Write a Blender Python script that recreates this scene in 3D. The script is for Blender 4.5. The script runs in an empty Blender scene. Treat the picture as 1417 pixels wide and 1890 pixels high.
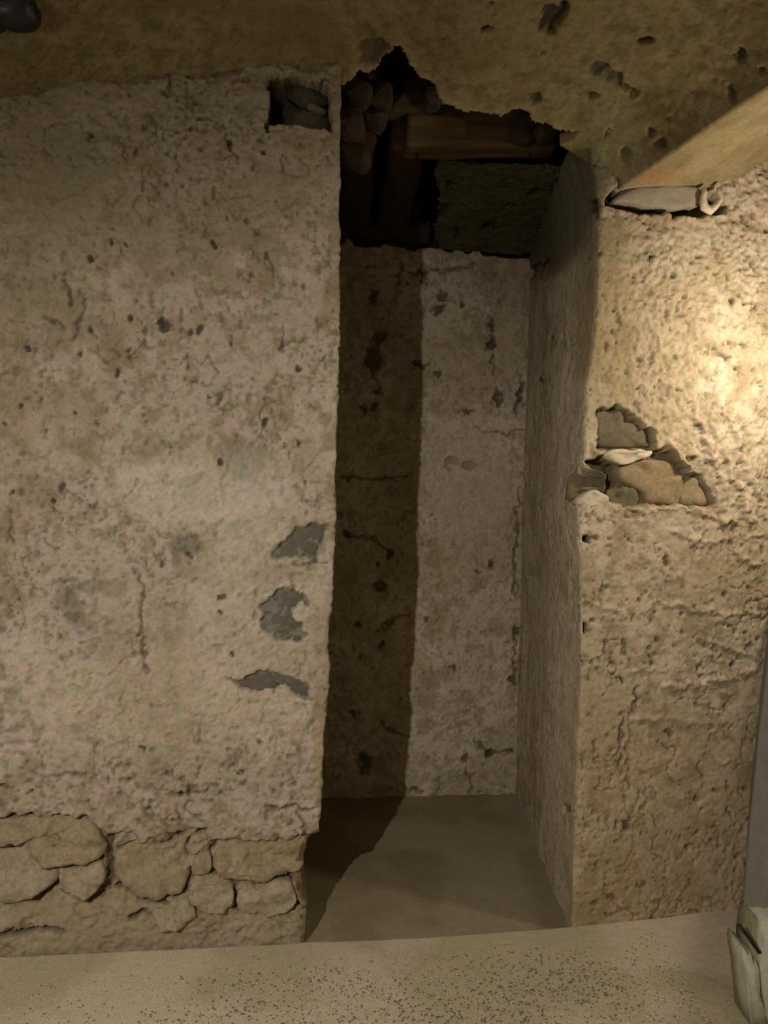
import bpy, math, random
import numpy as np
from mathutils import Matrix
random.seed(7)
C = bpy.context.scene.collection
S = bpy.context.scene

# ------------------------------------------------------------------ camera
W, H, F = 1417.0, 1890.0, 1450.0
PITCH, ROLL = math.radians(1.6), math.radians(2.0)
CAM = np.array([0.0, 0.0, 1.5])
fw = np.array([0, math.cos(PITCH), -math.sin(PITCH)])
r0 = np.array([1.0, 0, 0]); u0 = np.array([0, math.sin(PITCH), math.cos(PITCH)])
up = u0*math.cos(ROLL) - r0*math.sin(ROLL)
rt = r0*math.cos(ROLL) + u0*math.sin(ROLL)
cd = bpy.data.cameras.new('camera'); cam = bpy.data.objects.new('camera', cd); C.objects.link(cam)
m = Matrix.Identity(4)
for i in range(3):
    m[i][0] = rt[i]; m[i][1] = up[i]; m[i][2] = -fw[i]; m[i][3] = CAM[i]
cam.matrix_world = m
cd.sensor_fit = 'VERTICAL'; cd.sensor_height = 24; cd.lens = F/H*24; cd.clip_start = .02
S.camera = cam

# ------------------------------------------------------------------ light
S.view_settings.view_transform = 'Standard'; S.view_settings.look = 'None'
S.view_settings.gamma = 1; S.view_settings.use_curve_mapping = False
S.view_settings.exposure = -0.10
wd = bpy.data.worlds.new('world'); S.world = wd; wd.use_nodes = True
bg = wd.node_tree.nodes['Background']
bg.inputs[0].default_value = (1.0, .74, .42, 1); bg.inputs[1].default_value = .21

def spot(name, loc, target, power, color, size, angle, blend):
    d = bpy.data.lights.new(name, 'SPOT'); d.energy = power; d.color = color
    d.shadow_soft_size = size; d.spot_size = math.radians(angle); d.spot_blend = blend
    o = bpy.data.objects.new(name, d); C.objects.link(o); o.location = loc
    v = Matrix(((1,0,0),(0,1,0),(0,0,1)))
    from mathutils import Vector
    o.rotation_euler = (Vector(target)-Vector(loc)).to_track_quat('-Z', 'Y').to_euler()
    return o
spot('vault_spotlight', (-1.0, -.75, 2.2), (.0, 2.6, .45), 272, (1, .91, .83), .018, 82, 1.0)
d = bpy.data.lights.new('bay_lamp', 'POINT'); d.energy = 23; d.color = (1, .88, .74); d.shadow_soft_size = .045
o = bpy.data.objects.new('bay_lamp', d); C.objects.link(o); o.location = (1.38, 2.42, 2.0)
d = bpy.data.lights.new('side_fill', 'AREA'); d.energy = 9.5; d.color = (1, .95, .92); d.shape = 'DISK'; d.size = .7  # added soft fill that brightens the right reveal, source unseen
o = bpy.data.objects.new('side_fill', d); C.objects.link(o); o.location = (-2.3, .7, 1.7)
from mathutils import Vector
o.rotation_euler = (Vector((.7, 3.2, 1.1))-Vector(o.location)).to_track_quat('-Z', 'Y').to_euler()

# ------------------------------------------------------------------ helpers
def rays(px, py):
    px = np.asarray(px, float); py = np.asarray(py, float)
    return fw + ((px-W/2)/F)[..., None]*rt + (-(py-H/2)/F)[..., None]*up
def on_z(px, py, z):
    r = rays(px, py); t = (z-CAM[2])/r[..., 2]; return CAM + r*t[..., None]
def on_y(px, py, y):
    r = rays(px, py); t = (y-CAM[1])/r[..., 1]; return CAM + r*t[..., None]
def on_plane(px, py, a, b):          # vertical plane y = a + b*x
    r = rays(px, py); t = a/(r[..., 1]-b*r[..., 0]); return CAM + r*t[..., None]
def proj(P):
    q = P-CAM; d = np.maximum(q@fw, 1e-3)
    return W/2+F*(q@rt)/d, H/2-F*(q@up)/d
def lin(c):
    c = np.asarray(c, float)/255.
    return np.where(c <= .04045, c/12.92, ((c+.055)/1.055)**2.4)
def sm(a, b, x):
    t = np.clip((x-a)/(b-a), 0, 1); return t*t*(3-2*t)
def vn(P, s, seed=0):                # 3D value noise, 0..1
    q = P*s + seed*17.13 + 100.0
    i = np.floor(q).astype(np.int64); f = q-i; f = f*f*f*(f*(f*6-15)+10)
    def h(a, b, c):
        n = (a*73856093) ^ (b*19349663) ^ (c*83492791) ^ (seed*2654435)
        n = (n ^ (n >> 13))*1274126177 & 0xffffffff
        n = (n ^ (n >> 16)) & 0xffff
        return n/65535.
    r = 0
    for a in (0, 1):
        for b in (0, 1):
            for c in (0, 1):
                w = (f[..., 0] if a else 1-f[..., 0])*(f[..., 1] if b else 1-f[..., 1])*(f[..., 2] if c else 1-f[..., 2])
                r = r + w*h(i[..., 0]+a, i[..., 1]+b, i[..., 2]+c)
    return r
def fbm(P, s, n, seed=0, g=.5):
    r = 0; a = 1; t = 0
    for k in range(n):
        r = r+a*vn(P, s*2.03**k, seed+k); t += a; a *= g
    return r/t
def sdist(x, y, poly):               # signed distance to polygon, negative inside
    poly = np.asarray(poly, float); inside = np.zeros(x.shape, bool); d = np.full(x.shape, 1e9)
    n = len(poly)
    for i in range(n):
        x0, y0 = poly[i]; x1, y1 = poly[(i+1) % n]
        ex, ey = x1-x0, y1-y0; L = ex*ex+ey*ey+1e-9
        t = np.clip(((x-x0)*ex+(y-y0)*ey)/L, 0, 1)
        d = np.minimum(d, np.hypot(x-x0-t*ex, y-y0-t*ey))
        c = ((y0 > y) != (y1 > y)) & (x < (x1-x0)*(y-y0)/(y1-y0+1e-12)+x0)
        inside ^= c
    return np.where(inside, -d, d)
def ldist(x, y, pts):
    d = np.full(x.shape, 1e9)
    for (x0, y0), (x1, y1) in zip(pts[:-1], pts[1:]):
        ex, ey = x1-x0, y1-y0; L = ex*ex+ey*ey+1e-9
        t = np.clip(((x-x0)*ex+(y-y0)*ey)/L, 0, 1)
        d = np.minimum(d, np.hypot(x-x0-t*ex, y-y0-t*ey))
    return d

# ------------------------------------------------------------------ materials
def surf_mat(name, base=None, rough=.9, grain=.22, bump=.35, bscale=90, fine=420, wood=False, spec=.25, speck=0., blotch=None):
    mt = bpy.data.materials.new(name); mt.use_nodes = True
    n = mt.node_tree.nodes; l = mt.node_tree.links
    b = n['Principled BSDF']; b.inputs['Roughness'].default_value = rough
    b.inputs['Specular IOR Level'].default_value = spec
    tc = n.new('ShaderNodeTexCoord'); mp = n.new('ShaderNodeMapping'); l.new(tc.outputs['Object'], mp.inputs[0])
    if wood: mp.inputs['Scale'].default_value = wood
    if base is None:
        a = n.new('ShaderNodeVertexColor'); a.layer_name = 'Col'; src = a.outputs[0]
    else:
        a = n.new('ShaderNodeRGB'); a.outputs[0].default_value = (*lin(base), 1); src = a.outputs[0]
    n1 = n.new('ShaderNodeTexNoise'); n1.inputs['Scale'].default_value = bscale; n1.inputs['Detail'].default_value = 6
    n1.inputs['Roughness'].default_value = .65; l.new(mp.outputs[0], n1.inputs['Vector'])
    # brightness mottling
    r = n.new('ShaderNodeMapRange'); r.inputs['From Min'].default_value = .25; r.inputs['From Max'].default_value = .75
    r.inputs['To Min'].default_value = 1-grain; r.inputs['To Max'].default_value = 1+grain*.8
    l.new(n1.outputs[0], r.inputs[0])
    v = n.new('ShaderNodeVectorMath'); v.operation = 'SCALE'; l.new(src, v.inputs[0]); l.new(r.outputs[0], v.inputs['Scale'])
    # slow green / pink drift of the lime
    n2 = n.new('ShaderNodeTexNoise'); n2.inputs['Scale'].default_value = 34; n2.inputs['Detail'].default_value = 4
    l.new(mp.outputs[0], n2.inputs['Vector'])
    cr = n.new('ShaderNodeValToRGB'); e = cr.color_ramp.elements
    e[0].position = .3; e[0].color = (.86, .96, .78, 1); e[1].position = .7; e[1].color = (1.10, .99, 1.06, 1)
    k = e.new(.5); k.color = (1.0, 1.0, .98, 1)
    l.new(n2.outputs[0], cr.inputs[0])
    v2 = n.new('ShaderNodeVectorMath'); v2.operation = 'MULTIPLY'; l.new(v.outputs[0], v2.inputs[0]); l.new(cr.outputs[0], v2.inputs[1])
    out = v2.outputs[0]
    if speck:
        vo = n.new('ShaderNodeTexVoronoi'); vo.inputs['Scale'].default_value = 150; l.new(mp.outputs[0], vo.inputs['Vector'])
        c2 = n.new('ShaderNodeValToRGB'); e = c2.color_ramp.elements
        e[0].position = .0; e[0].color = (1-speck,)*3+(1,); e[1].position = .28; e[1].color = (1, 1, 1, 1)
        sp = n.new('ShaderNodeSeparateColor'); l.new(vo.outputs['Color'], sp.inputs[0])
        mt_ = n.new('ShaderNodeMath'); mt_.operation = 'MULTIPLY_ADD'; mt_.inputs[1].default_value = .6
        l.new(sp.outputs[0], mt_.inputs[0]); l.new(vo.outputs['Distance'], mt_.inputs[2]); l.new(mt_.outputs[0], c2.inputs[0])
        v3 = n.new('ShaderNodeVectorMath'); v3.operation = 'MULTIPLY'; l.new(out, v3.inputs[0]); l.new(c2.outputs[0], v3.inputs[1]); out = v3.outputs[0]
    l.new(out, b.inputs['Base Color'])
    n3 = n.new('ShaderNodeTexNoise'); n3.inputs['Scale'].default_value = fine; n3.inputs['Detail'].default_value = 3
    l.new(mp.outputs[0], n3.inputs['Vector'])
    b1 = n.new('ShaderNodeBump'); b1.inputs['Strength'].default_value = bump; b1.inputs['Distance'].default_value = .006
    l.new(n1.outputs[0], b1.inputs['Height'])
    b2 = n.new('ShaderNodeBump'); b2.inputs['Strength'].default_value = bump*.7; b2.inputs['Distance'].default_value = .002
    l.new(n3.outputs[0], b2.inputs['Height']); l.new(b1.outputs[0], b2.inputs['Normal'])
    l.new(b2.outputs[0], b.inputs['Normal'])
    return mt
M_PL = surf_mat('lime_plaster', bump=.3)
M_FLOOR = surf_mat('floor_concrete', bump=.4, grain=.25, bscale=120, speck=.5)
M_DUST = surf_mat('dusty_floor', bump=.15, grain=.16, bscale=110)
M_STONE = surf_mat('wall_stone', (150, 141, 122), bump=.6, bscale=55, grain=.25)
M_GREY = surf_mat('grey_stone', (100, 95, 84), bump=.6, bscale=60, grain=.3)
M_BROWN = surf_mat('brown_stone', (142, 124, 92), bump=.6, bscale=60, grain=.3)
M_FOOT = surf_mat('limed_rubble', (158, 146, 124), bump=.8, bscale=60, grain=.35)
M_FOOTB = surf_mat('earthy_rubble', (150, 137, 110), bump=.8, bscale=60, grain=.35)
M_OLIVE = surf_mat('olive_grey_stone', (108, 98, 76), bump=.6, bscale=60, grain=.3)
M_SOCK = surf_mat('socket_rubble', (78, 72, 56), bump=.7, bscale=60, grain=.35)  # darker copy of the grey stone, socket shade put into the colour
M_SLAB = surf_mat('flat_grey_slab', (142, 132, 112), bump=.3, bscale=60, grain=.15)
M_SOOT = surf_mat('sooty_stone', (66, 53, 38), bump=.6, bscale=50, grain=.3)
M_WOOD = surf_mat('old_wood', (98, 82, 54), bump=.8, bscale=38, grain=.4, wood=(.12, 1, 1))
M_WOODY = surf_mat('dark_log_wood', (62, 47, 28), bump=.8, bscale=38, grain=.4, wood=(1, .12, 1))
M_PIER = surf_mat('grey_render', (118, 114, 104), bump=.12, bscale=40, grain=.12)
M_WHITE = surf_mat('whitewashed_stone', (180, 180, 158), bump=.4, bscale=40, grain=.25)
M_MORTAR = surf_mat('pale_mortar', (205, 190, 165), bump=.5, bscale=60, grain=.2)
M_FGREEN = surf_mat('foot_green_grey', (134, 130, 104), bump=.4, bscale=40, grain=.25)
M_GRITD = surf_mat('dark_grit', (112, 104, 84)); M_GRITP = surf_mat('pale_grit', (206, 198, 166))
M_IRON = surf_mat('dark_iron', (28, 23, 19), rough=.5, bump=.3, grain=.3, spec=.4)
M_LAMP = surf_mat('dark_fixture', (26, 22, 25), rough=.35, bump=.5, bscale=45, grain=.5, spec=.5)

# ------------------------------------------------------------------ mesh helpers
def mk(name, verts, faces, mat, parent=None, kind=None, cols=None, smooth=True):
    me = bpy.data.meshes.new(name)
    verts = np.asarray(verts, np.float32).reshape(-1, 3)
    if isinstance(faces, np.ndarray):
        nf = len(faces); k = faces.shape[1]
        me.vertices.add(len(verts)); me.vertices.foreach_set('co', verts.ravel())
        me.loops.add(nf*k); me.loops.foreach_set('vertex_index', faces.astype(np.int32).ravel())
        me.polygons.add(nf); me.polygons.foreach_set('loop_start', np.arange(0, nf*k, k, dtype=np.int32))
        me.polygons.foreach_set('loop_total', np.full(nf, k, np.int32)); me.update(calc_edges=True)
    else:
        me.from_pydata(verts.tolist(), [], faces)
    me.validate()
    if cols is not None:
        a = me.color_attributes.new('Col', 'FLOAT_COLOR', 'POINT')
        cc = np.ones((len(verts), 4), np.float32); cc[:, :3] = cols.reshape(-1, 3); a.data.foreach_set('color', cc.ravel())
    if smooth: me.polygons.foreach_set('use_smooth', np.ones(len(me.polygons), bool))
    me.materials.append(mat)
    o = bpy.data.objects.new(name, me); C.objects.link(o)
    if parent: o.parent = parent
    if kind: o['kind'] = kind
    return o
def grid(name, P, cols, mat, keep=None, rim=None, **kw):
    nv, nu = P.shape[:2]
    idx = np.arange(nv*nu).reshape(nv, nu)
    fc = np.stack([idx[:-1, :-1], idx[:-1, 1:], idx[1:, 1:], idx[1:, :-1]], -1)
    V = P.reshape(-1, 3); K = cols.reshape(-1, 3)
    if keep is None: return mk(name, V, fc.reshape(-1, 4), mat, cols=K, **kw)
    f = fc[keep]
    if rim is not None:
        off = len(V); V = np.vstack([V, V+np.asarray(rim)]); K = np.vstack([K, K*.8])
        add = []
        kk = np.zeros((nv+1, nu+1), bool); kk[1:-1, 1:-1] = keep
        for (a, b, sl) in ((0, 1, kk[:-2, 1:-1]), (1, 2, kk[1:-1, 2:]), (2, 3, kk[2:, 1:-1]), (3, 0, kk[1:-1, :-2])):
            e = fc[keep & ~sl]
            add.append(np.stack([e[:, b], e[:, a], e[:, a]+off, e[:, b]+off], -1))
        f = np.vstack([f]+add)
    return mk(name, V, f, mat, cols=K, **kw)
def normals(P):
    du = np.gradient(P, axis=1); dv = np.gradient(P, axis=0)
    n = np.cross(du, dv); return n/np.maximum(np.linalg.norm(n, axis=-1, keepdims=True), 1e-9)
def mix(c, d, k): return c*(1-k[..., None])+np.asarray(d)*k[..., None]

class Feat:
    """displacement (metres, + = out of the wall) and albedo of a lime-plastered surface"""
    def __init__(s, P, base, seed=0, rough=1., pits=1., terr=1., mott=1.):
        s.P = P; s.x, s.y = proj(P)
        w1 = vn(P, 38, 90+seed)-.5; w2 = vn(P, 38, 91+seed)-.5; w3 = vn(P, 110, 92)-.5; w4 = vn(P, 110, 93)-.5
        s.x = s.x + w1*13 + w3*5; s.y = s.y + w2*13 + w4*5
        s.D = rough*((fbm(P, 3.5, 3, 1+seed)-.5)*.030 + (fbm(P, 17, 3, 2+seed)-.5)*.013 + (fbm(P, 62, 2, 3+seed)-.5)*.008)
        dens = sm(.42, .62, fbm(P, 4, 2, 5+seed))
        # trowelled flakes: terraces with sharp lower lips
        t = fbm(P, 13, 3, 6+seed); q = t*7; s.D = s.D + terr*rough*.003*(sm(.0, .35, q-np.floor(q))-.5)*dens
        p = vn(P, 42, 7+seed); pit = sm(.80, .9, p)*dens*pits
        p2 = vn(P, 90, 8+seed); pit2 = sm(.82, .92, p2)*sm(.35, .6, fbm(P, 6, 2, 11+seed))*pits
        p3 = vn(P*np.array([1, 1, .7]), 66, 12+seed)*.6+vn(P, 110, 13+seed)*.4; pit3 = sm(.62, .70, p3)*sm(.38, .6, fbm(P, 9, 2, 14+seed))*pits
        cr = np.abs(fbm(P, 7, 3, 9+seed)-.5); crack = (1-sm(.003, .010, cr))*sm(.52, .6, vn(P, 5, 10+seed))*pits
        s.D = s.D-.009*pit-.006*pit2-.008*crack-.005*pit3
        c = np.broadcast_to(lin(base), P.shape).copy()
        big = fbm(P, 2.6, 4, 20+seed)
        c = mix(c, lin(base)*np.array([.80, .76, .66]), sm(.46, .62, big)*.75)
        c = mix(c, lin(base)*np.array([1.16, 1.17, 1.20]), sm(.5, .66, fbm(P, 4.2, 4, 24+seed))*.7)
        c = mix(c, lin((112, 92, 52)), sm(.60, .74, fbm(P, 9, 4, 28+seed))*.40)
        m_ = fbm(P, 26, 4, 33+seed, .6); c = mix(c, lin(base)*np.array([.66, .63, .52]), sm(.52, .68, m_)*.75*mott)
        m_ = fbm(P, 48, 3, 38+seed, .6); c = mix(c, lin(base)*np.array([.58, .55, .46]), sm(.58, .72, m_)*.6*mott)
        c = mix(c, lin((78, 70, 52)), np.clip(.55*pit+.55*pit2+.5*crack+.45*pit3, 0, 1))
        s.c = c
    def poly(s, poly, depth, col=None, soft=3, k=1., inset=0):
        d = sdist(s.x, s.y, poly); w = 1-sm(-soft, soft, d+inset)
        s.D = s.D+depth*w
        if col is not None: s.c = mix(s.c, lin(col), w*k)
        return w
    def line(s, pts, wid, depth, col=None, k=.7):
        d = ldist(s.x, s.y, pts); w = np.exp(-(d/wid)**2)
        s.D = s.D+depth*w
        if col is not None: s.c = mix(s.c, lin(col), np.clip(w*k, 0, 1))
    def blob(s, x, y, rx, ry, depth, col=None, k=.8, ang=0):
        a = math.radians(ang); dx, dy = s.x-x, s.y-y
        u = (dx*math.cos(a)+dy*math.sin(a))/rx; v = (-dx*math.sin(a)+dy*math.cos(a))/ry
        w = 1-sm(.6, 1.15, np.hypot(u, v))
        s.D = s.D+depth*w
        if col is not None: s.c = mix(s.c, lin(col), w*k)

def stone(name, poly, pl, proud, mat, parent=None, depth=.07, bulge=.010, smooth_=2, seed=0, jit=.004, tilt=0., ragged=5.):
    """a stone: outline on a vertical plane y=a+b*x, rounded face, solid body going back"""
    a, b = pl; poly = np.array(poly, float)
    # resample outline finely and roughen
    pts = []
    n = len(poly)
    for i in range(n):
        p, q = poly[i], poly[(i+1) % n]; k = max(1, int(np.hypot(*(q-p))/9))
        for j in range(k): pts.append(p+(q-p)*j/k)
    pts = np.array(pts); k = len(pts)
    sp = pts.copy()
    for _ in range(smooth_): sp = .5*sp+.25*np.roll(sp, 1, 0)+.25*np.roll(sp, -1, 0)
    if ragged:
        hn = np.stack([sp[:, 0]*.01, sp[:, 1]*.01, sp[:, 0]*0+seed], -1); sp = sp+np.stack([vn(hn, 7, 1)-.5, vn(hn, 7, 2)-.5], -1)*ragged
    O = on_plane(sp[:, 0], sp[:, 1], a, b)
    nrm = np.array([b, -1, 0])/math.hypot(b, 1)        # towards the room
    cen = O.mean(0)
    V = []; prof = [(1.0, -depth), (1.02, proud-.014), (.98, proud-.004), (.88, proud), (.62, proud+bulge*.6), (.3, proud+bulge)]
    for s_, h in prof: V.append(cen+(O-cen)*s_+nrm*h)
    V = np.array(V)
    V[1:] += (-(V[1:, :, 2:3]-cen[2])*tilt)*nrm
    V += ((vn(V, 30, 40+seed)-.5)*jit*2.2+(vn(V, 75, 44+seed)-.5)*jit)[..., None]*nrm
    L = len(prof); faces = []
    for r in range(L-1):
        for i in range(k):
            j = (i+1) % k; faces.append((r*k+i, r*k+j, (r+1)*k+j, (r+1)*k+i))
    faces.append([(L-1)*k+i for i in range(k)]); faces.append([i for i in range(k)][::-1])
    return mk(name, V.reshape(-1, 3), faces, mat, parent)
def lump(name, c, r, mat, parent=None, seed=0, jag=.35, sub=3, rot=0):
    import bmesh
    bm = bmesh.new(); bmesh.ops.create_icosphere(bm, subdivisions=sub, radius=1)
    V = np.array([v.co[:] for v in bm.verts]); fs = [[v.index for v in f.verts] for f in bm.faces]; bm.free()
    V = np.sign(V)*np.abs(V)**.62
    V *= (1+(fbm(V, 1.6, 3, 50+seed)-.5)*2*jag)[:, None]
    V *= np.array(r); ca, sa = math.cos(rot), math.sin(rot)
    V = np.stack([V[:, 0]*ca-V[:, 2]*sa, V[:, 1], V[:, 0]*sa+V[:, 2]*ca], -1)
    o = mk(name, V, fs, mat, parent, smooth=(mat is M_LAMP)); o.location = c
    return o
def tag(o, label, cat, group=None, kind=None):
    o['label'] = label; o['category'] = cat
    if group: o['group'] = group
    if kind: o['kind'] = kind

# ------------------------------------------------------------------ plan of the room
e0, e1, e2, e3 = on_z([0, 565, 1052, 1366], [1765, 1737, 1710, 1673], 0.)
LB = (e1[1]-e0[1])/(e1[0]-e0[0]); LA = e1[1]-LB*e1[0]          # left wall plane
RB = (e3[1]-e2[1])/(e3[0]-e2[0])*.9; RA = e2[1]-RB*e2[0]          # right wall plane
k0, k1 = on_z([735, 950], [1470, 1464], -.03)
BB = (k1[1]-k0[1])/(k1[0]-k0[0]); BA = k0[1]-BB*k0[0]          # back wall plane
#print('PLAN', e0, e1, e2, e3, 'back', k0, k1, LB, RB, BB)
def col_x(px_pts, a, b, z):          # X of a ragged vertical edge as function of z
    q = np.array(px_pts, float); P = on_plane(q[:, 0], q[:, 1], a, b)
    o = np.argsort(P[:, 2]); return np.interp(z, P[o, 2], P[o, 0])

# ------------------------------------------------------------------ wall_left (front face + left reveal of the niche)
ZL = np.concatenate([np.arange(-.06, 3.02, .0052), np.arange(3.05, 3.75, .1)])
EDGE_L = [(631, 60), (629, 200), (628, 450), (625, 650), (621, 850), (618, 950), (616, 1050), (609, 1150), (604, 1195), (609, 1225), (606, 1300),
          (601, 1350), (596, 1420), (590, 1500), (586, 1535), (574, 1550), (566, 1580), (563, 1616), (563, 1660), (574, 1675), (571, 1700), (565, 1737)]
x0 = col_x(EDGE_L, LA, LB, ZL)
x0 = x0+(vn(np.stack([ZL*0, ZL*0, ZL], -1), 26, 3)-.5)*.008
us = np.concatenate([np.linspace(-2.6, -1.35, 26)[:-1], np.arange(-1.35, 0, .0052)])
us = us/ -us[0]*2.6
uu = np.concatenate([us[us < -.0], [0]])             # -2.6..0 relative to the corner
rv = np.concatenate([np.arange(.006, .06, .006), np.linspace(.08, 1.4, 30)])
front = np.zeros((len(ZL), len(uu), 3)); front[..., 0] = x0[:, None]+uu; front[..., 1] = LA+LB*front[..., 0]; front[..., 2] = ZL[:, None]
rev = np.zeros((len(ZL), len(rv), 3)); rev[..., 0] = front[:, -1:, 0]-rv*.14; rev[..., 1] = front[:, -1:, 1]+rv; rev[..., 2] = ZL[:, None]
P = np.concatenate([front, rev], 1)
ci = len(uu)-1
for _ in range(3):
    Q = P.copy(); sl = slice(ci-4, ci+5)
    Q[:, sl] = .5*P[:, sl]+.25*P[:, ci-5:ci+4]+.25*P[:, ci-3:ci+6]; P = Q
N = normals(P)
f = Feat(P, (166, 154, 138), 0)
isf = (np.arange(P.shape[1]) <= ci+2)[None, :]*np.ones(P.shape[:2])
# large tonal areas of the old limewash, plus lamp falloff painted dark up top
f.poly([(-60, 262), (60, 262), (112, 222), (175, 250), (200, 290), (192, 335), (110, 372), (-60, 352)], -.006, (132, 126, 106), 8, .75)
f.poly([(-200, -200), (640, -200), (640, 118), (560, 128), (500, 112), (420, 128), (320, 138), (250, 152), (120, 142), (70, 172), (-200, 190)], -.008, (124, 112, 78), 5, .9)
f.blob(380, 905, 190, 80, .004, (188, 180, 164), .6); f.blob(470, 1160, 150, 240, .0, (186, 176, 158), .5); f.blob(280, 1290, 240, 110, .0, (184, 170, 150), .45)
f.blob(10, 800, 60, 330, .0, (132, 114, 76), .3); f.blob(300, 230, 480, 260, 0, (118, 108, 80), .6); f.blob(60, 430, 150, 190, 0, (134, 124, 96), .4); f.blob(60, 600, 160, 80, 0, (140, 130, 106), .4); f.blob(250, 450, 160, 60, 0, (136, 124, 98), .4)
f.blob(340, 1005, 38, 16, -.004, (112, 108, 94), .7); f.blob(130, 1120, 55, 22, -.004, (120, 114, 102), .6, 60); f.blob(165, 1085, 30, 18, -.003, (110, 108, 98), .5)
f.blob(450, 850, 50, 45, -.005, (132, 126, 110), .5); f.blob(500, 1060, 60, 20, -.004, (140, 130, 112), .5)
for x, y, r in ((350, 1022, 5), (145, 652, 4), (301, 600, 9), (297, 588, 6), (172, 477, 7), (206, 450, 6), (232, 452, 5), (320, 507, 4), (422, 402, 4), (240, 645, 5),
                (370, 610, 8), (352, 612, 6), (242, 585, 6), (395, 452, 6), (547, 680, 6), (165, 608, 5), (425, 634, 5), (50, 640, 6), (40, 750, 6), (140, 760, 4), (10, 785, 5),
                (490, 778, 5), (548, 815, 5), (411, 857, 6), (115, 900, 6), (98, 928, 5), (215, 690, 6), (170, 250, 6), (487, 287, 4), (415, 295, 3), (428, 262, 5), (265, 1383, 5), (55, 1460, 5),
                (620, 1020, 3), (85, 790, 4), (347, 657, 4), (348, 680, 3), (404, 1132, 5), (408, 1102, 5), (432, 1210, 5), (590, 985, 4), (20, 910, 5), (2, 1452, 4), (335, 1465, 5)):
    f.blob(x, y, r, r*1.15, -.014, (58, 50, 38), .8)
for pts in ([(156, 552), (146, 590), (135, 628)], [(118, 515), (135, 560)], [(80, 585), (122, 608)], [(430, 620), (428, 650)], [(462, 1255), (500, 1235)], [(260, 1060), (262, 1180), (270, 1240)],
            [(100, 1432), (150, 1432), (156, 1425)], [(330, 1465), (360, 1462), (400, 1450)], [(420, 250), (440, 300)], [(18, 930), (22, 1000)], [(545, 1040), (600, 1040)]):
    f.line(pts, 2.6, -.010, (70, 60, 44))
for _ in range(46):                  # small crescent flakes where the coat lifts, their shadows tinted in
    x, y = random.uniform(10, 600), random.uniform(380, 1480); r = random.uniform(8, 20); a = random.uniform(0, 6.3); n_ = 5
    pts = [(x+r*math.cos(a+t*.45), y+r*.8*math.sin(a+t*.45)) for t in range(n_)]
    f.line(pts, 1.9, -.006, (92, 82, 62), .45)
# exposed stones: the coat is missing there
GP1 = [(497, 1034), (520, 1003), (540, 978), (560, 970), (600, 968), (601, 985), (592, 1000), (588, 1040), (550, 1030)]
GP2 = [(484, 1165), (478, 1140), (492, 1100), (520, 1086), (550, 1088), (575, 1110), (580, 1130), (560, 1112), (540, 1120), (543, 1150), (573, 1165), (553, 1184), (520, 1180)]
GP3 = [(420, 1248), (445, 1255), (480, 1240), (520, 1245), (555, 1255), (572, 1275), (570, 1290), (548, 1280), (528, 1262), (500, 1275), (470, 1278), (440, 1262)]
for g_ in (GP1, GP2, GP3): f.poly(g_, -.020, (120, 116, 104), 2.5, 1)
# beam socket
SOCK = [(497, 136), (530, 128), (560, 142), (610, 150), (612, 236), (570, 233), (540, 228), (500, 226), (496, 250), (493, 222)]
w = f.poly(SOCK, -.11, (84, 78, 56), 2, 1); 
f.poly([(495, 140), (525, 150), (524, 226), (496, 226)], -.06, (44, 36, 24), 3, 1)
# rubble footing: the coat has gone, the core lies 4 cm back
FOOT = [(-200, 1512), (60, 1508), (150, 1510), (185, 1535), (205, 1545), (238, 1535), (262, 1556), (330, 1536), (350, 1528), (372, 1530), (392, 1552), (440, 1552), (500, 1553), (560, 1543), (640, 1530), (640, 1900), (-200, 1900)]
ft = f.poly(FOOT, -.022, (150, 137, 112), 4, .7); f.D += ft*((fbm(P, 14, 3, 700)-.5)*.030)
f.line([(490, 1486), (520, 1491), (560, 1490), (575, 1492)], 3, -.014, (60, 50, 36)); f.line([(548, 1500), (560, 1520), (562, 1545)], 3, -.010, (80, 66, 46))
f.line([(-20, 1518), (40, 1512), (100, 1517), (156, 1510)], 4, -.016, (50, 42, 30)); f.line([(280, 1560), (312, 1553), (336, 1538)], 4, -.016, (50, 42, 30))
for pts, w_ in (([(200,1556),(203,1600),(195,1640),(162,1670)],6), ([(20,1666),(60,1668),(112,1628)],5), ([(216,1640),(250,1660),(286,1670),(340,1652),(350,1612)],5), ([(395,1610),(430,1630),(482,1637),(530,1625),(562,1608)],5),
    ([(235,1704),(275,1690)],4), ([(330,1718),(362,1690),(378,1692)],4), ([(432,1682),(450,1676)],4), ([(60,1604),(110,1600),(188,1588)],4), ([(10,1568),(48,1550)],4), ([(345,1560),(376,1532)],5), ([(385,1590),(392,1560)],4), ([(300,1712),(310,1700),(345,1690)],3), ([(0,1728),(60,1722),(110,1728)],4), ([(520,1690),(556,1672)],4), ([(436,1640),(440,1684)],4)):
    f.line(pts, w_, -.030, (58, 48, 34), .8)
# brown arris stones by the corner
f.blob(590, 1380, 14, 120, -.004, (150, 128, 92), .5); f.blob(570, 1600, 16, 60, -.006, (116, 88, 54), .7)
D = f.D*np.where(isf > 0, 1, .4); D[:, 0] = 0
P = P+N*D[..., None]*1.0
wall_left = grid('wall_left', P, f.c, M_PL, kind='structure')

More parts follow.
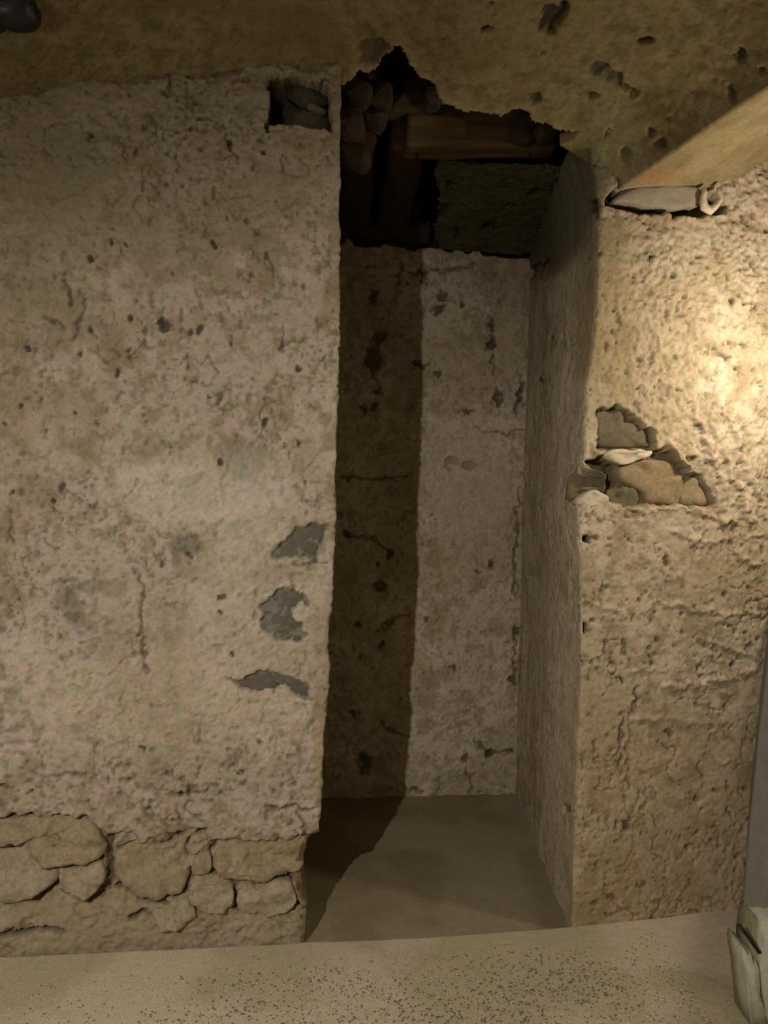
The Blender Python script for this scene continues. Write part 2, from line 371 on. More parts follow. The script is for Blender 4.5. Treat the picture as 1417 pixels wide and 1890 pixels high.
# individual stones of the footing and of the bare patches
PL_L = (LA, LB)
FS = [
 ([(0-30,1516),(80,1512),(155,1512),(179,1533),(193,1566),(183,1588),(105,1600),(69,1598),(45,1552),(-30,1570)], .010, M_BROWN),
 ([(-30,1576),(45,1556),(66,1603),(99,1606),(107,1626),(55,1660),(27,1667),(-30,1658)], .012, M_STONE),
 ([(103,1608),(185,1592),(194,1607),(190,1635),(158,1665),(125,1654),(108,1630)], .016, M_STONE),
 ([(213,1572),(243,1555),(280,1561),(333,1541),(346,1580),(348,1616),(338,1646),(284,1665),(229,1646),(209,1607)], .014, M_BROWN),
 ([(396,1568),(440,1557),(550,1548),(566,1556),(556,1605),(482,1632),(415,1623),(392,1605)], .010, M_BROWN),
 ([(353,1632),(385,1624),(428,1643),(430,1678),(381,1690),(351,1664)], .016, M_STONE),
 ([(438,1645),(505,1632),(538,1628),(546,1668),(505,1697),(442,1684)], .014, M_STONE),
 ([(277,1674),(342,1660),(365,1688),(340,1715),(296,1717),(277,1694)], .012, M_STONE),
 ([(345,1548),(372,1536),(388,1552),(384,1566),(350,1582)], .012, M_STONE),
 ([(352,1588),(384,1572),(388,1610),(356,1622)], .008, M_BROWN),
 ([(218,1540),(238,1536),(262,1552),(238,1556),(208,1570),(202,1556)], .006, M_STONE),
]
for i, (pg, pr, mt) in enumerate(FS):
    q = np.array(pg, float); c_ = q.mean(0)
    stone('stone', c_+(q-c_)*1.0, PL_L, pr-.022+random.uniform(-.004, .004), M_FOOT if mt is M_STONE else M_FOOTB, wall_left, seed=i*3, jit=.020, bulge=.002, smooth_=1, tilt=random.uniform(.08, .3), ragged=9.)
for i, g_ in enumerate((GP1, GP2, GP3)):
    q = np.array(g_, float); c_ = q.mean(0)
    stone('stone', c_+(q-c_)*1.12, PL_L, -.016, M_GREY, wall_left, seed=60+i, bulge=.006, jit=.006)
# rubble at the back of the beam socket
for i, pg in enumerate(([(528,136),(560,128),(606,150),(612,176),(566,178),(534,170)], [(526,176),(560,182),(612,180),(612,236),(560,230),(526,226)])):
    stone('stone', pg, PL_L, -.075, M_SOCK, wall_left, seed=70+i, bulge=.015, jit=.01)
stone('stone', [(566,172),(590,180),(611,190),(611,200),(585,196),(560,184)], PL_L, -.050, M_OLIVE, wall_left, seed=75)

# ------------------------------------------------------------------ wall_back
xs = np.arange(-.62, .98, .006); zs = np.concatenate([np.arange(-.08, 2.9, .006), np.arange(2.93, 3.6, .08)])
P = np.zeros((len(zs), len(xs), 3)); P[..., 0] = xs; P[..., 2] = zs[:, None]; P[..., 1] = BA+BB*P[..., 0]
f = Feat(P, (178, 167, 148), 100, rough=.8, pits=.7)
for x, y, rx, ry, a in ((817,548,12,8,30),(808,570,9,16,60),(908,632,13,7,-50),(910,600,5,14,0),(768,668,9,10,0),(785,672,5,10,30),(808,690,8,8,0),(835,855,16,9,-20),(868,862,14,8,10),
    (920,735,8,18,-10),(962,725,6,22,15),(885,1055,6,4,0),(785,1142,9,6,0),(838,1235,7,8,0),(942,1390,9,5,-30),(768,1458,12,5,0),(866,760,12,4,-10),(945,1255,5,10,0),(955,1165,4,8,0),(920,555,5,5,0),(852,560,5,5,0),
    (800,955,5,4,0),(905,1045,5,10,0),(830,1470,10,4,0),(655,1320,6,7,0),(640,985,9,7,0),(716,1022,7,9,-20),(700,1080,12,9,0),(700,1040,4,4,0),(705,1190,4,9,0),(660,1150,10,6,0),(690,660,18,32,10),(700,620,14,20,0),(690,545,8,14,10),(672,755,8,14,0),(690,750,6,8,0),
    (672,1410,14,22,0),(860,1400,10,14,0),(905,1395,12,5,-40)):
    f.blob(x, y, rx, ry, -.016, (62, 54, 40), .8, a)
for pts in ([(756,502),(800,502),(865,492),(880,486)], [(778,498),(782,530)], [(630,880),(700,882),(752,878)], [(640,985),(690,992),(718,1024)], [(690,690),(700,725)], [(880,790),(935,800),(978,792)], [(905,600),(912,690)],
            [(700,1165),(728,1140),(752,1132)], [(962,700),(950,760)], [(860,1425),(872,1460)], [(880,1370),(905,1395),(940,1385)], [(700,1340),(750,1360)], [(740,480),(735,520)], [(956,900),(953,1000),(952,1100)], [(950,1150),(950,1250)]):
    f.line(pts, 2.8, -.010, (70, 60, 44), .8)
f.blob(860, 900, 90, 130, .0, (176, 166, 150), .5)
top = sm(2.692, 2.705, P[..., 2]+(vn(P, 22, 60)-.5)*.05)    # coat ends, bare masonry above
f.D -= .06*top; f.c = mix(f.c, lin((56, 46, 34)), top)
P = P+normals(P)*f.D[..., None]
wall_back = grid('wall_back', P, f.c, M_PL, kind='structure')
for i, (x, z, rx, rz) in enumerate(((-.30,2.76,.10,.06),(-.10,2.775,.09,.06),(.10,2.77,.09,.06),(.29,2.77,.09,.06),(-.20,2.89,.12,.06),(.05,2.895,.11,.06),(.27,2.90,.10,.06))):
    lump('stone', (x, BA+BB*x+.03, z), (rx, .07, rz), M_SOOT, wall_back, seed=i*7, jag=.2, sub=2)

# ------------------------------------------------------------------ wall_right (right reveal of the niche + front face)
ZR = np.concatenate([np.arange(-.08, 2.98, .0052), np.arange(3.0, 3.7, .08)])
EDGE_R = [(1070, 235), (1085, 270), (1096, 320), (1102, 400), (1101, 500), (1097, 600), (1084, 680), (1078, 730), (1078, 800), (1074, 850), (1068, 900), (1066, 930), (1068, 1000), (1072, 1100), (1072, 1200), (1066, 1400), (1060, 1600), (1054, 1710)]
CORN_R = [(990, 380), (980, 480), (972, 700), (964, 950), (960, 1150), (955, 1300), (952, 1460)]
x1 = col_x(EDGE_R, RA, RB, ZR); xb = col_x(CORN_R, BA, BB, ZR)
x1 = x1+(vn(np.stack([ZR*0+5, ZR*0, ZR], -1), 22, 3)-.5)*.010
y1 = RA+RB*x1; yb = BA+BB*xb+.06
fr = np.arange(-1, 0, .0048)[:, None]                     # -1 back .. 0 front
rvx = xb[None]+(x1-xb)[None]*(fr+1); rvy = yb[None]+(y1-yb)[None]*(fr+1)
uu = np.concatenate([np.arange(0, .92, .0052), np.linspace(.95, 2.2, 22)])[:, None]
fx = x1[None]+uu; fy = RA+RB*fx
P = np.stack([np.concatenate([rvx, fx]), np.concatenate([rvy, fy]), np.broadcast_to(ZR, (len(fr)+len(uu), len(ZR)))], -1).transpose(1, 0, 2).copy()
ci = len(fr)
for _ in range(14):                   # softly rounded arris
    Q = P.copy(); Q[:, ci-9:ci+10] = .5*P[:, ci-9:ci+10]+.25*P[:, ci-10:ci+9]+.25*P[:, ci-8:ci+11]; P = Q
N = normals(P)
f = Feat(P, (184, 168, 142), 200, rough=.5, pits=1.0, terr=.5)
col = np.arange(P.shape[1])[None, :]*np.ones(P.shape[:2])
isr = col < ci-2
# reveal: greyer, vertical float marks; above the coat bare masonry
f.c = np.where(isr[..., None], f.c*np.array([1.0, 1.03, 1.08]), f.c); f.D = np.where(isr, f.D*.5, f.D)
f.D += np.where(isr, (vn(P*np.array([1, 10, 1.6]), 1.6, 77)-.5)*.006, 0)
f.poly([(940,150),(1200,150),(1180,260),(1130,345),(1104,385),(1085,460),(1040,500),(985,520),(940,500)], 0, (84, 80, 60), 22, .9)  # greenish patina, deepened as painted shade over the lit reveal top
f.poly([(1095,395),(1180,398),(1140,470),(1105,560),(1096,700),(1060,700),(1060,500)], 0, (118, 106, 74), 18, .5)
top = sm(2.768, 2.782, P[..., 2]+(vn(P, 20, 61)-.5)*.03)*isr
f.D -= .03*top; f.c = mix(f.c, lin((60, 50, 36)), top)
for x, y, rx, ry, a in ((1003,490,10,5,-40),(985,505,6,10,0),(1010,352,6,14,0),(1020,620,6,12,0),(1000,700,6,10,0),(1040,620,5,9,20),(965,895,7,9,-30),(957,1080,4,12,0),(957,1165,5,8,0),(1085,995,8,9,0),(1084,1160,6,9,0),(1048,1494,9,9,0),
    (1095,384,15,15,0),(1176,668,9,6,0),(1232,1035,6,7,0),(1105,470,4,4,0),(1200,470,5,4,0),(1253,720,5,5,0),(1210,1130,6,5,0),(1204,1222,5,8,0),(1284,1474,7,8,0),(1321,1460,8,4,30),(1155,1527,8,13,0),(1236,1352,7,6,0),(1170,1290,3,30,0),
    (1128,1658,8,9,0),(1100,1665,7,7,0),(1345,1500,7,6,30),(1268,1565,5,5,0),(1290,1540,5,6,0),(1150,1260,4,8,0),(1140,1254,4,4,0),(1085,480,5,7,0),(1340,660,8,8,0),(1368,830,7,9,0),(1276,845,12,6,-10),(1150,1370,3,60,0)):
    f.blob(x, y, rx, ry, -.012, (76, 62, 42), .75, a)
for x, y, rx, ry, a in ((1094,384,17,17,0),(985,500,8,16,10),(1004,486,14,6,-40),(1084,995,9,10,0),(1083,1160,7,10,0)):
    f.blob(x, y, rx, ry, -.03, (40, 32, 24), .9, a)
# stronger hacked relief on the upper bay, fading down
upb = (1-sm(880, 1010, f.y))*(~isr)*sm(1085, 1180, f.x)
f.D += upb*((fbm(P, 26, 4, 230, .62)-.5)*.021+(fbm(P, 70, 2, 233)-.5)*.012)
mid = sm(930, 1000, f.y)*(1-sm(1250, 1420, f.y))*(~isr)
f.D += mid*(fbm(P*np.array([1, 1, 1.8]), 18, 3, 240)-.5)*.007
f.poly([(1040,1320),(1500,1300),(1500,1700),(1040,1740)], 0, (150, 128, 92), 60, .35)
f.blob(1120, 620, 60, 200, 0, (140, 122, 84), .4)
# drips of mortar running down to the right, and long low ridges
for pts, w_, h_ in (([(1288,775),(1310,830),(1330,890),(1345,965)],7,.016), ([(1318,790),(1340,850),(1362,910),(1385,962)],8,.018), ([(1345,770),(1365,830),(1385,880),(1412,930)],7,.014), ([(1235,820),(1262,858),(1285,885)],7,.014),
    ([(1370,640),(1400,690),(1420,740)],6,.012), ([(1395,600),(1420,640)],5,.010), ([(1075,1110),(1130,1125),(1150,1135)],4,.007), ([(1225,1268),(1290,1262),(1390,1238)],4,.010), ([(1300,1268),(1350,1280)],4,.008), ([(1200,1110),(1260,1120),(1340,1135),(1400,1130)],5,.008),
    ([(1360,1015),(1375,1036),(1395,1042)],4,.012), ([(1240,980),(1300,1000),(1417,985)],5,.008), ([(1335,1405),(1385,1404)],3,.006), ([(1160,1235),(1225,1240)],4,.006), ([(1105,1215),(1130,1262)],3,.006), ([(1170,1330),(1240,1325),(1290,1335)],5,.006), ([(1290,1180),(1350,1200),(1400,1215)],4,.008), ([(1180,960),(1210,935),(1290,940),(1350,965)],6,.010)):
    f.line(pts, w_, h_)
f.line([(1165,1300),(1160,1420),(1157,1520)], 3, -.006, (110, 92, 62), .5)
# the coat has fallen off here
f.poly([(1103,760),(1128,752),(1140,748),(1160,760),(1185,780),(1209,801),(1207,827),(1240,838),(1252,850),(1268,870),(1292,878),(1308,905),(1318,938),(1262,936),(1200,930),(1185,938),(1135,930),(1115,922),(1060,932),(1062,880),(1082,848),(1112,842),(1122,834),(1104,824)], -.042, (112, 100, 78), 3.5, .9)
f.poly([(1058,925),(1066,868),(1085,848),(1118,842),(1146,860),(1150,890),(1130,925)], -.045, (96, 86, 66), 3, .9)
# slot under the flat stone
f.poly([(1122,368),(1140,352),(1200,340),(1290,342),(1325,352),(1345,380),(1338,392),(1280,396),(1180,392),(1124,378)], -.06, (60, 48, 32), 2.5, .9)
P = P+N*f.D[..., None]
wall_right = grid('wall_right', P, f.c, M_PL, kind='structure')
PL_R = (RA, RB)
for i, (pg, pr, mt, bu) in enumerate((
    ([(1104,818),(1100,790),(1112,760),(1142,752),(1165,766),(1196,796),(1208,812),(1206,824)], -.030, M_OLIVE, .004),
    ([(1118,836),(1135,829),(1170,832),(1206,832),(1212,840),(1180,848),(1150,858),(1136,852)], -.004, M_MORTAR, .008),
    ([(1150,864),(1180,856),(1232,850),(1264,872),(1262,930),(1205,928),(1190,905),(1168,890),(1150,880)], -.022, M_BROWN, .008),
    ([(1266,874),(1288,878),(1304,905),(1312,932),(1266,932)], -.026, M_BROWN, .006),
    ([(1126,936),(1130,905),(1160,898),(1184,910),(1188,930),(1175,940),(1145,944)], -.026, M_OLIVE, .008),
    ([(1064,925),(1070,880),(1090,854),(1122,858),(1136,880),(1128,915),(1104,905)], -.055, M_OLIVE, .004),
    ([(1066,932),(1078,912),(1100,905),(1126,918),(1122,930),(1090,938)], .002, M_MORTAR, .008))):
    q = np.array(pg, float); c_ = q.mean(0)
    stone('stone', c_+(q-c_)*1.08, PL_R, pr, mt, wall_right, seed=80+i, bulge=bu*.5, jit=.012, smooth_=1, ragged=8.)

# ------------------------------------------------------------------ ceiling: groin vault
gp = on_y(np.array([1145., 1200, 1250, 1300, 1350, 1417]), np.array([350., 313, 278, 243, 208, 165]), np.array([2.72, 2.63, 2.55, 2.465, 2.385, 2.28]))
yw = lambda X: np.where(X < .70, LA+LB*X, RA+RB*X)
gt = yw(gp[:, 0])-gp[:, 1]; gt[0] = 0
ZT = lambda t: np.interp(t, list(gt)+[1.3, 2.0, 3.0], list(gp[:, 2])+[gp[-1, 2]+.12, gp[-1, 2]+.2, gp[-1, 2]+.26])-np.maximum(-t, 0)*.6
XT = lambda t: np.interp(t, list(gt)+[3.0], list(gp[:, 0])+[gp[-1, 0]+(3.0-gt[-1])*.55])
lp = on_plane(np.array([1145., 1220, 1290, 1360, 1417]), np.array([350., 350, 348, 330, 292]), RA, RB)
ZLN = lambda X: np.interp(X, list(lp[:, 0])+[2.0, 2.8], list(lp[:, 2])+[3.05, 3.25])
ts = np.concatenate([np.arange(-.06, .66, .006), np.linspace(.70, 3.0, 30)])
ds = np.concatenate([np.arange(0, 2.15, .0062), np.linspace(2.2, 3.4, 18)])[::-1]
t = ts[:, None]; X = XT(np.maximum(t, 0))-ds[None, :]
Z = ZT(t)+.235*(1-np.exp(-ds/.14))[None, :]*np.ones_like(X)
Z = Z+np.interp(X, [-3, -1.15, -.74, -.3, -.1, .17, .6], [-.32, -.12, -.015, .07, .07, 0, 0])
P = np.stack([X, yw(X)-t, Z], -1)
f = Feat(P, (120, 108, 76), 300, rough=.75, pits=.5)
f.blob(1000, 330, 1, 1, 0)
HOLE = [(630,320),(630,168),(640,150),(655,142),(662,134),(678,136),(690,130),(700,112),(716,97),(728,84),(740,88),(748,108),(762,130),(782,148),(798,156),(806,164),(814,186),(830,196),(872,205),(930,213),(948,204),(962,202),(978,212),(990,228),(1035,238),(1078,246),(1050,254),(1030,264),(1030,320)]
f.D = f.D*sm(0, .06, ds)[None, :]
hd = sdist(f.x, f.y, HOLE)
f.c = mix(f.c, lin((150, 134, 96)), np.exp(-(hd/9)**2)*.5)
for x, y, rx, ry, a in ((900,52,14,8,0),(1190,78,16,8,-20),(1105,128,16,12,0),(1135,148,24,12,35),(1160,168,20,8,35),(985,185,13,10,0),(1350,170,10,18,0),(1200,245,8,5,20),(1216,270,12,10,0),(1150,282,6,16,10),(1118,248,5,8,20),
    (1405,130,8,8,0),(905,5,8,5,0),(1365,100,10,10,0),(1130,340,10,14,30),(1090,180,12,8,0),(1000,100,6,5,0)):
    f.blob(x, y, rx, ry, -.016, (52, 42, 34), .75, a)
f.poly([(1000,22),(1012,10),(1034,16),(1050,6),(1054,22),(1036,44),(1012,66),(998,56)], -.02, (50, 42, 34), 3, .9)
f.poly([(664,76),(700,70),(718,90),(700,112),(684,124),(660,118)], -.012, (78, 64, 46), 3, .85)
f.line([(1150,165),(1175,182)], 5, .012, (160, 146, 110), .6)
f.line([(0,76),(120,40),(240,18),(400,24),(560,30)], 12, -.006, (104, 90, 58), .5)
f.blob(1120, 260, 60, 120, 0, (120, 116, 84), .5)
P = P-normals(P)*f.D[..., None]*-1*np.sign(-normals(P)[..., 2:3])      # + towards the room
xm = (f.x[:-1, :-1]+f.x[1:, 1:])/2; ym = (f.y[:-1, :-1]+f.y[1:, 1:])/2
keep = sdist(xm, ym, HOLE) > 0
ceiling = grid('ceiling', P, f.c, M_PL, keep=keep, rim=(0, .015, .045), kind='structure')
# the bay to the right of the groin
dr = np.concatenate([np.arange(0, .9, .007), np.linspace(.93, 2.0, 20)])
ts2 = np.concatenate([np.arange(-.05, .66, .007), np.linspace(.7, 3.0, 20)]); t = ts2[:, None]
X = XT(np.maximum(t, 0))+dr[None, :]
Z = ZLN(X)+(ZT(t)-ZLN(XT(np.maximum(t, 0))))
P = np.stack([X, yw(X)-t, Z], -1)
f = Feat(P, (140, 124, 90), 340, rough=.25, pits=.15, mott=.5)
f.D += (vn(P*np.array([3, 26, 3]), 1, 345)-.5)*.003; f.D = f.D*sm(0, .06, dr)[None, :]
f.blob(1200, 325, 70, 14, 0, (146, 104, 56), .5)
P = P-normals(P)*f.D[..., None]*-1*np.sign(-normals(P)[..., 2:3])
grid('vault_bay', P, f.c, M_PL, parent=ceiling)
# underside of the niche, plastered, broken away on the left
X = np.arange(-.45, .76, .006)[None, :]; s_ = np.arange(0, 1, .006)[:, None]
yf = 3.13+LB*X*.3; yk = BA+BB*X+.01
P = np.stack([X+s_*0, yf+(yk-yf)*s_, 2.815-.113*s_+X*0], -1)
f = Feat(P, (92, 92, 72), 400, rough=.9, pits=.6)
for x, y, rx, ry, a in ((832,347,11,9,0),(818,392,14,9,-50),(985,358,20,6,-25),(842,432,5,16,0),(905,420,16,9,0),(975,475,14,8,-40),(870,300,12,6,0),(940,380,10,5,0)):
    f.blob(x, y, rx, ry, -.016, (50, 44, 34), .8, a)
P = P+np.array([0, 0, -1])*f.D[..., None]
bx = np.interp(f.y, [280, 330, 380, 400, 425, 450, 480], [806, 803, 812, 806, 798, 812, 806])
keep = (f.x > bx)[:-1, :-1]
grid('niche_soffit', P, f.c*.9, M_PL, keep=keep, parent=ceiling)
def box(name, lo, hi, mat, parent=None):
    v = [(x, y, z) for x in (lo[0], hi[0]) for y in (lo[1], hi[1]) for z in (lo[2], hi[2])]
    return mk(name, v, [(0,1,3,2),(4,6,7,5),(0,4,5,1),(2,3,7,6),(0,2,6,4),(1,5,7,3)], mat, parent, smooth=False)
box('vault_light_block', (-3.2, -.6, 3.42), (3.2, 4.6, 3.6), M_SOOT, ceiling)  # added unseen slab that keeps world light out above the vault
box('cavity_light_block', (-.6, 3.16, 2.99), (1.1, 3.4, 3.42), M_SOOT, ceiling)  # added backing that closes the cavity so it stays dark
# dark rubble over the lintel, seen through the break
for i, (x, y, dp, rx, rz) in enumerate(((660,176,2.86,.055,.045),(648,232,2.84,.05,.055),(700,182,2.92,.05,.05),(735,200,2.98,.06,.04),(765,170,2.96,.05,.04),(798,186,2.90,.035,.03),(690,140,3.0,.05,.045),
                                       (735,150,3.10,.05,.05),(730,115,3.12,.05,.04),(690,225,2.93,.05,.03),(655,290,2.90,.06,.04),(965,240,2.98,.05,.055),(1005,243,2.92,.04,.03),(1000,268,3.06,.05,.04))):
    c_ = on_y(np.array(float(x)), np.array(float(y)), dp)
    lump('stone', tuple(c_), (rx, .06, rz), M_SOOT, ceiling, seed=i*11+3, jag=.28, sub=2, rot=random.uniform(-.4, .4))

# ------------------------------------------------------------------ floor and niche floor
ep = on_z(np.array([-800., 0, 300, 565, 800, 1052, 1200, 1366, 2000]), np.array([1800., 1765, 1751, 1737, 1727, 1710, 1695, 1673, 1600]), 0.)
X = np.concatenate([np.linspace(-3, -1.3, 12)[:-1], np.arange(-1.3, 1.5, .007), np.linspace(1.52, 3, 12)])
se = np.array([0, 0, .004]); zz = np.array([-.07, -.006, 0.])
sr = np.concatenate([np.arange(.01, .65, .007), np.linspace(.7, 5.5, 30)])
sv = np.concatenate([se, sr]); zv = np.concatenate([zz, sr*0])
ey = np.interp(X, ep[:, 0], ep[:, 1])-.002
P = np.stack([np.broadcast_to(X, (len(sv), len(X))), ey[None, :]-sv[:, None]+(vn(np.stack([X, X*0, X*0], -1), 9, 5)-.5)[None, :]*.008*(sv < .05)[:, None], np.broadcast_to(zv[:, None], (len(sv), len(X)))], -1)
P = P[::-1]
c = np.broadcast_to(lin((200, 187, 164)), P.shape).copy()
b_ = fbm(P, 3, 4, 500); c = mix(c, lin((178, 168, 138)), sm(.45, .65, b_)*.8)
fr_ = sm(.05, .45, (ey[None, :]-P[..., 1]))*sm(-1.2, .2, P[..., 0])
sp = sm(.70, .84, vn(P, 95, 510))*fr_; c = mix(c, lin((70, 64, 48)), sp*.15)
sp2 = sm(.74, .86, vn(P, 80, 520))*fr_; c = mix(c, lin((196, 190, 160)), sp2*.1)
up_ = (P[..., 2] > -.004)[..., None]*np.array([0, 0, 1.])
P = P+up_*(((fbm(P, 5, 2, 530)-.5)*.008+(vn(P, 60, 531)-.5)*.0012*(.3+fr_)-.001*sp)[..., None])
floor = grid('floor', P, c, M_FLOOR, kind='structure')
rg = np.random.RandomState(5)
def grit(name, n, rmin, rmax, mat):
    V = []; fc = []
    oc = np.array([(1,0,0),(-1,0,0),(0,1,0),(0,-1,0),(0,0,1),(0,0,-1)], float); of = [(0,2,4),(2,1,4),(1,3,4),(3,0,4),(2,0,5),(1,2,5),(3,1,5),(0,3,5)]
    while len(V) < n:
        x = rg.uniform(-1.6, 1.6); y = np.interp(x, ep[:, 0], ep[:, 1])-rg.uniform(.05, 1.1)
        dd = np.interp(x, ep[:, 0], ep[:, 1])-y
        if rg.rand() > sm(.04, .30, dd)*(.3+.7*sm(-.8, .0, x)): continue
        if x > 1.0 and y > 2.05: continue
        r = rg.uniform(rmin, rmax); k = len(V)*6
        V.append(oc*r*rg.uniform(.6, 1.2, (6, 1))*np.array([1, 1, .8])+np.array([x, y, r*.25]))
        fc += [(a+k, b+k, c_+k) for a, b, c_ in of]
    return mk(name, np.concatenate(V), fc, mat, floor, kind='stuff')
grit('dark_grit', 8500, .0015, .0042, M_GRITD); grit('pale_grit', 3600, .0016, .004, M_GRITP)
X = np.arange(-.7, 1.1, .01)[None, :]; Y = np.arange(2.45, 4.2, .01)[:, None]
P = np.stack([X+0*Y, Y+0*X, -.03+0*X*Y], -1)
b_ = fbm(P, 4, 4, 540); c = mix(np.broadcast_to(lin((148, 137, 112)), P.shape).copy(), lin((130, 119, 90)), sm(.4, .65, b_)*.8)
P[..., 2] += (fbm(P, 4, 3, 541)-.5)*.012
grid('niche_floor', P, c, M_DUST, kind='structure')

# ------------------------------------------------------------------ wooden lintel and logs over the niche
def beam(name, p0, p1, w, h, mat, seed):
    p0 = np.array(p0); p1 = np.array(p1); d = p1-p0; L = np.linalg.norm(d); d /= L
    n_ = np.cross(d, [0, 0, 1.]); n_ /= np.linalg.norm(n_)
    th = np.linspace(0, 2*np.pi, 41)[:-1]; cs, sn = np.cos(th), np.sin(th)
    k = (np.abs(cs)**6+np.abs(sn)**6)**(-1/6.)
    V = []
    for s_ in np.linspace(0, 1, 40):
        e = 1-.06*max(0, 1-min(s_, 1-s_)*40)
        V.append(p0+d*L*s_+(cs*k*w/2*e)[:, None]*n_+(sn*k*h/2*e)[:, None]*np.array([0, 0, 1.]))
    V = np.array(V); q = V-p0
    sc = np.array([1, 1, 1.]); along = (q@d)[..., None]*d
    rr = (q-along)/np.linalg.norm(q-along, axis=-1, keepdims=True)
    V = V+rr*((vn((q-along)*7+along*.4, 9, seed)-.5)*.022+(fbm(q, 4, 2, seed+1)-.5)*.02)[..., None]
    k = 40; fcs = [(r*k+i, r*k+(i+1) % k, (r+1)*k+(i+1) % k, (r+1)*k+i) for r in range(39) for i in range(k)]
    fcs += [list(range(k))[::-1], [39*k+i for i in range(k)]]
    return mk(name, V.reshape(-1, 3), fcs, mat)
def log(name, p0, p1, r, mat, seed):
    return beam(name, p0, p1, r*2, r*2*.9, mat, seed)
a_ = on_y(np.array(748.), np.array(242.), 3.02); b_ = on_y(np.array(985.), np.array(243.), 3.08)
o = beam('wooden_lintel', a_, b_, .13, .17, M_WOOD, 3)
tag(o, 'weathered wooden beam set crosswise over the top of the niche under broken vault plaster', 'beam')
o = log('wooden_log', (.045, 2.99, 2.855), (-.02, 3.88, 2.80), .072, M_WOODY, 5)
tag(o, 'dark wooden log running back over the niche, its end beside the crosswise beam', 'log')
o = log('wooden_log', (-.145, 2.97, 2.84), (-.19, 3.86, 2.80), .066, M_WOODY, 9)
tag(o, 'dark wooden log running back over the niche, against the left jamb', 'log')

# ------------------------------------------------------------------ flat stone and mortar lump in the slot on the right
o = stone('flat_stone', [(1146,358),(1160,352),(1190,346),(1268,346),(1290,352),(1298,366),(1290,381),(1240,385),(1190,380),(1130,371)], PL_R, .010, M_SLAB, seed=33, depth=.09, bulge=.001, smooth_=1, jit=.003, tilt=-.25)
tag(o, 'flat grey stone slab lying in the slot at the foot of the right vault bay', 'stone')
def tube(path, rad, k=10):
    path = np.array(path, float); V = []
    for i, p in enumerate(path):
        d = path[min(i+1, len(path)-1)]-path[max(i-1, 0)]; d /= np.linalg.norm(d)
        a = np.cross(d, [0.13, 1, .21]); a /= np.linalg.norm(a); b = np.cross(d, a)
        th = np.arange(k)*2*np.pi/k; r = rad[i] if hasattr(rad, '__len__') else rad
        V.append(p+r*(np.cos(th)[:, None]*a+np.sin(th)[:, None]*b))
    fc = [(r*k+i, r*k+(i+1) % k, (r+1)*k+(i+1) % k, (r+1)*k+i) for r in range(len(path)-1) for i in range(k)]
    fc += [list(range(k))[::-1], [(len(path)-1)*k+i for i in range(k)]]
    return np.concatenate(V), fc
nr = np.array([RB, -1, 0])/math.hypot(RB, 1)
pp = np.array([(1288,352),(1290,362),(1287,374),(1290,388),(1300,394),(1310,386),(1318,376),(1318,362),(1316,352)], float)
pa = on_plane(pp[:, 0], pp[:, 1], RA, RB)+nr*.030
V, fc = tube(pa, [.008,.011,.010,.016,.017,.012,.009,.011,.008], 14)
V = V+((vn(V, 90, 9)-.5)*.010)[:, None]
o = mk('mortar_lump', V, fc, M_MORTAR); tag(o, 'whitish hook shaped lump of mortar at the right end of the flat stone slab', 'mortar lump')

# ------------------------------------------------------------------ grey pier at the right edge with a whitewashed foot
zz = np.linspace(-.005, 1.16, 40); ring = [(1.385, 2.885), (1.10, 2.30), (1.13, 2.245), (1.95, 2.12), (2.0, 3.0)]
rp = []
for i in range(len(ring)):
    p, q = np.array(ring[i]), np.array(ring[(i+1) % len(ring)])
    for j in range(12): rp.append(p+(q-p)*j/12)
rp = np.array(rp); k = len(rp); V = []
for z in zz: V.append(np.column_stack([rp[:, 0]+.004+.042*z*z-.004*z, rp[:, 1], np.full(k, z)]))
V = np.array(V).reshape(-1, 3); V = V+(fbm(V, 6, 3, 600)-.5)[:, None]*np.array([.014, .014, 0])
fc = [(r*k+i, r*k+(i+1) % k, (r+1)*k+(i+1) % k, (r+1)*k+i) for r in range(39) for i in range(k)]+[[39*k+i for i in range(k)]]
pier = bpy.data.objects.new('pier', None); C.objects.link(pier)
tag(pier, 'smooth grey rendered pier at the right edge with a whitewashed broken foot', 'pier')
mk('shaft', V, fc, M_PIER, pier)
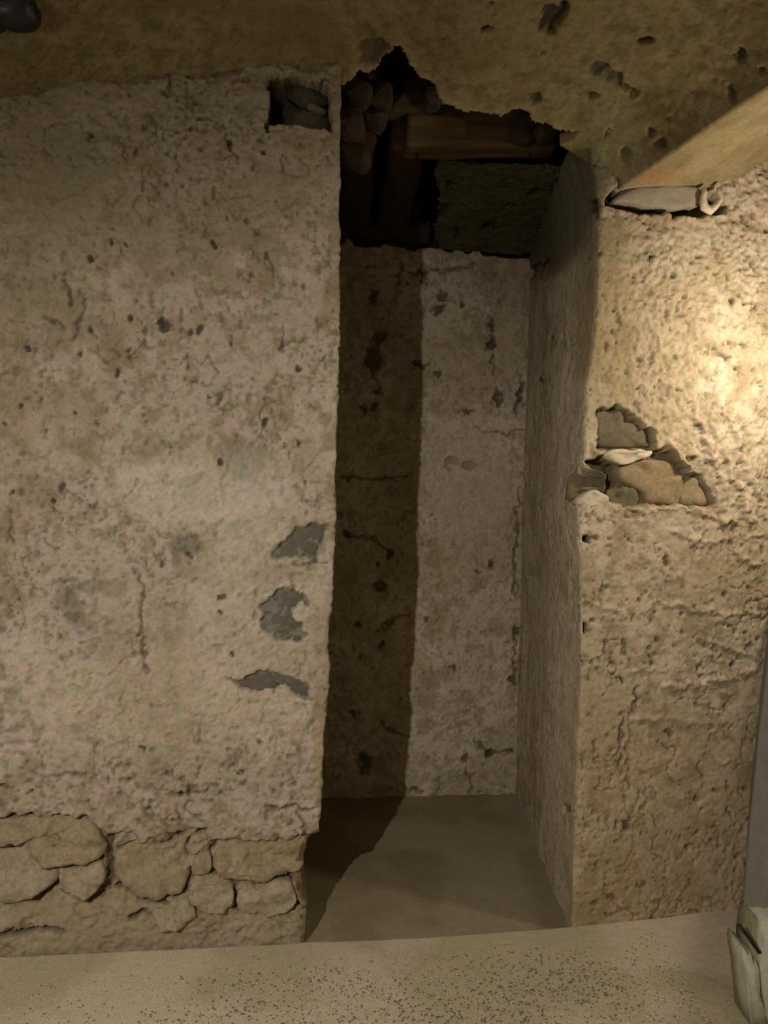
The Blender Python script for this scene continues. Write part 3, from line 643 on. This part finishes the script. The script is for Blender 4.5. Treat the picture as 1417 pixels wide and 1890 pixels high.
def block(name, poly, y0, y1, mat, parent, seed):
    p = np.array(poly, float); A = on_y(p[:, 0], p[:, 1], y0); k = len(p); cen = A.mean(0); V = []
    for s_, yy in ((.97, y0-.0), (1., y0+.012), (1, (y0+y1)/2), (1., y1)):
        B = cen+(A-cen)*s_; B[:, 1] = yy; B[:, 2] = np.maximum(B[:, 2], .001); V.append(B)
    V = np.array(V).reshape(-1, 3); V = V+(vn(V, 25, seed)-.5)[:, None]*.006
    fc = [(r*k+i, r*k+(i+1) % k, (r+1)*k+(i+1) % k, (r+1)*k+i) for r in range(3) for i in range(k)]+[list(range(k))[::-1], [3*k+i for i in range(k)]]
    return mk(name, V, fc, mat, parent)
for nm, pg, ya, mt, lb in (('foot', [(1406,1702),(1418,1694),(1440,1690),(1560,1690),(1560,1900),(1420,1900),(1412,1850),(1406,1800),(1403,1750)], 2.20, M_WHITE, 'whitewashed foot block'),
                       ('foot', [(1386,1745),(1392,1700),(1400,1694),(1408,1700),(1408,1790),(1414,1860),(1430,1900),(1400,1900),(1392,1840),(1388,1790)], 2.222, M_FGREEN, 'greenish grey middle piece of the foot'),
                       ('foot', [(1372,1766),(1376,1752),(1381,1764),(1386,1758),(1391,1782),(1396,1774),(1402,1790),(1404,1840),(1414,1870),(1420,1990),(1386,1990),(1388,1900),(1384,1850),(1379,1800)], 2.206, M_WHITE, 'whitewashed splinter of the foot')):
    o = block(nm, pg, ya, 2.32, mt, pier, 620); o['label'] = lb
a_ = on_y(np.array(1364.), np.array(1708.), 2.17); b_ = on_y(np.array(1400.), np.array(1757.), 2.185)
V, fc = tube([a_, a_*.5+b_*.5+np.array([.001, 0, .001]), b_+np.array([0, .0, 0]), b_+(b_-a_)*.25+np.array([0, .03, 0])], [.0055, .0055, .005, .005], 10)
o = mk('iron_rod', V, fc, M_IRON); tag(o, 'short dark iron rod sticking out of the white foot of the grey pier', 'rod')

# ------------------------------------------------------------------ dark fixture in the top left corner
fx = bpy.data.objects.new('ceiling_fixture', None); C.objects.link(fx)
base = on_y(np.array(20.), np.array(8.), 2.18); fx.location = base
tag(fx, 'small dark glossy fixture hanging from the vault in the top left corner', 'fixture')
o = lump('housing', (0.012, 0, .0), (.062, .055, .062), M_LAMP, fx, seed=4, jag=.18)
o = lump('cap', (-.055, 0, -.02), (.04, .045, .045), M_LAMP, fx, seed=9, jag=.18)
V, fc = tube([(0, 0, .03), (.002, .0, .09), (0, 0, .22)], .018, 12)
mk('stem', V, fc, M_LAMP, fx)
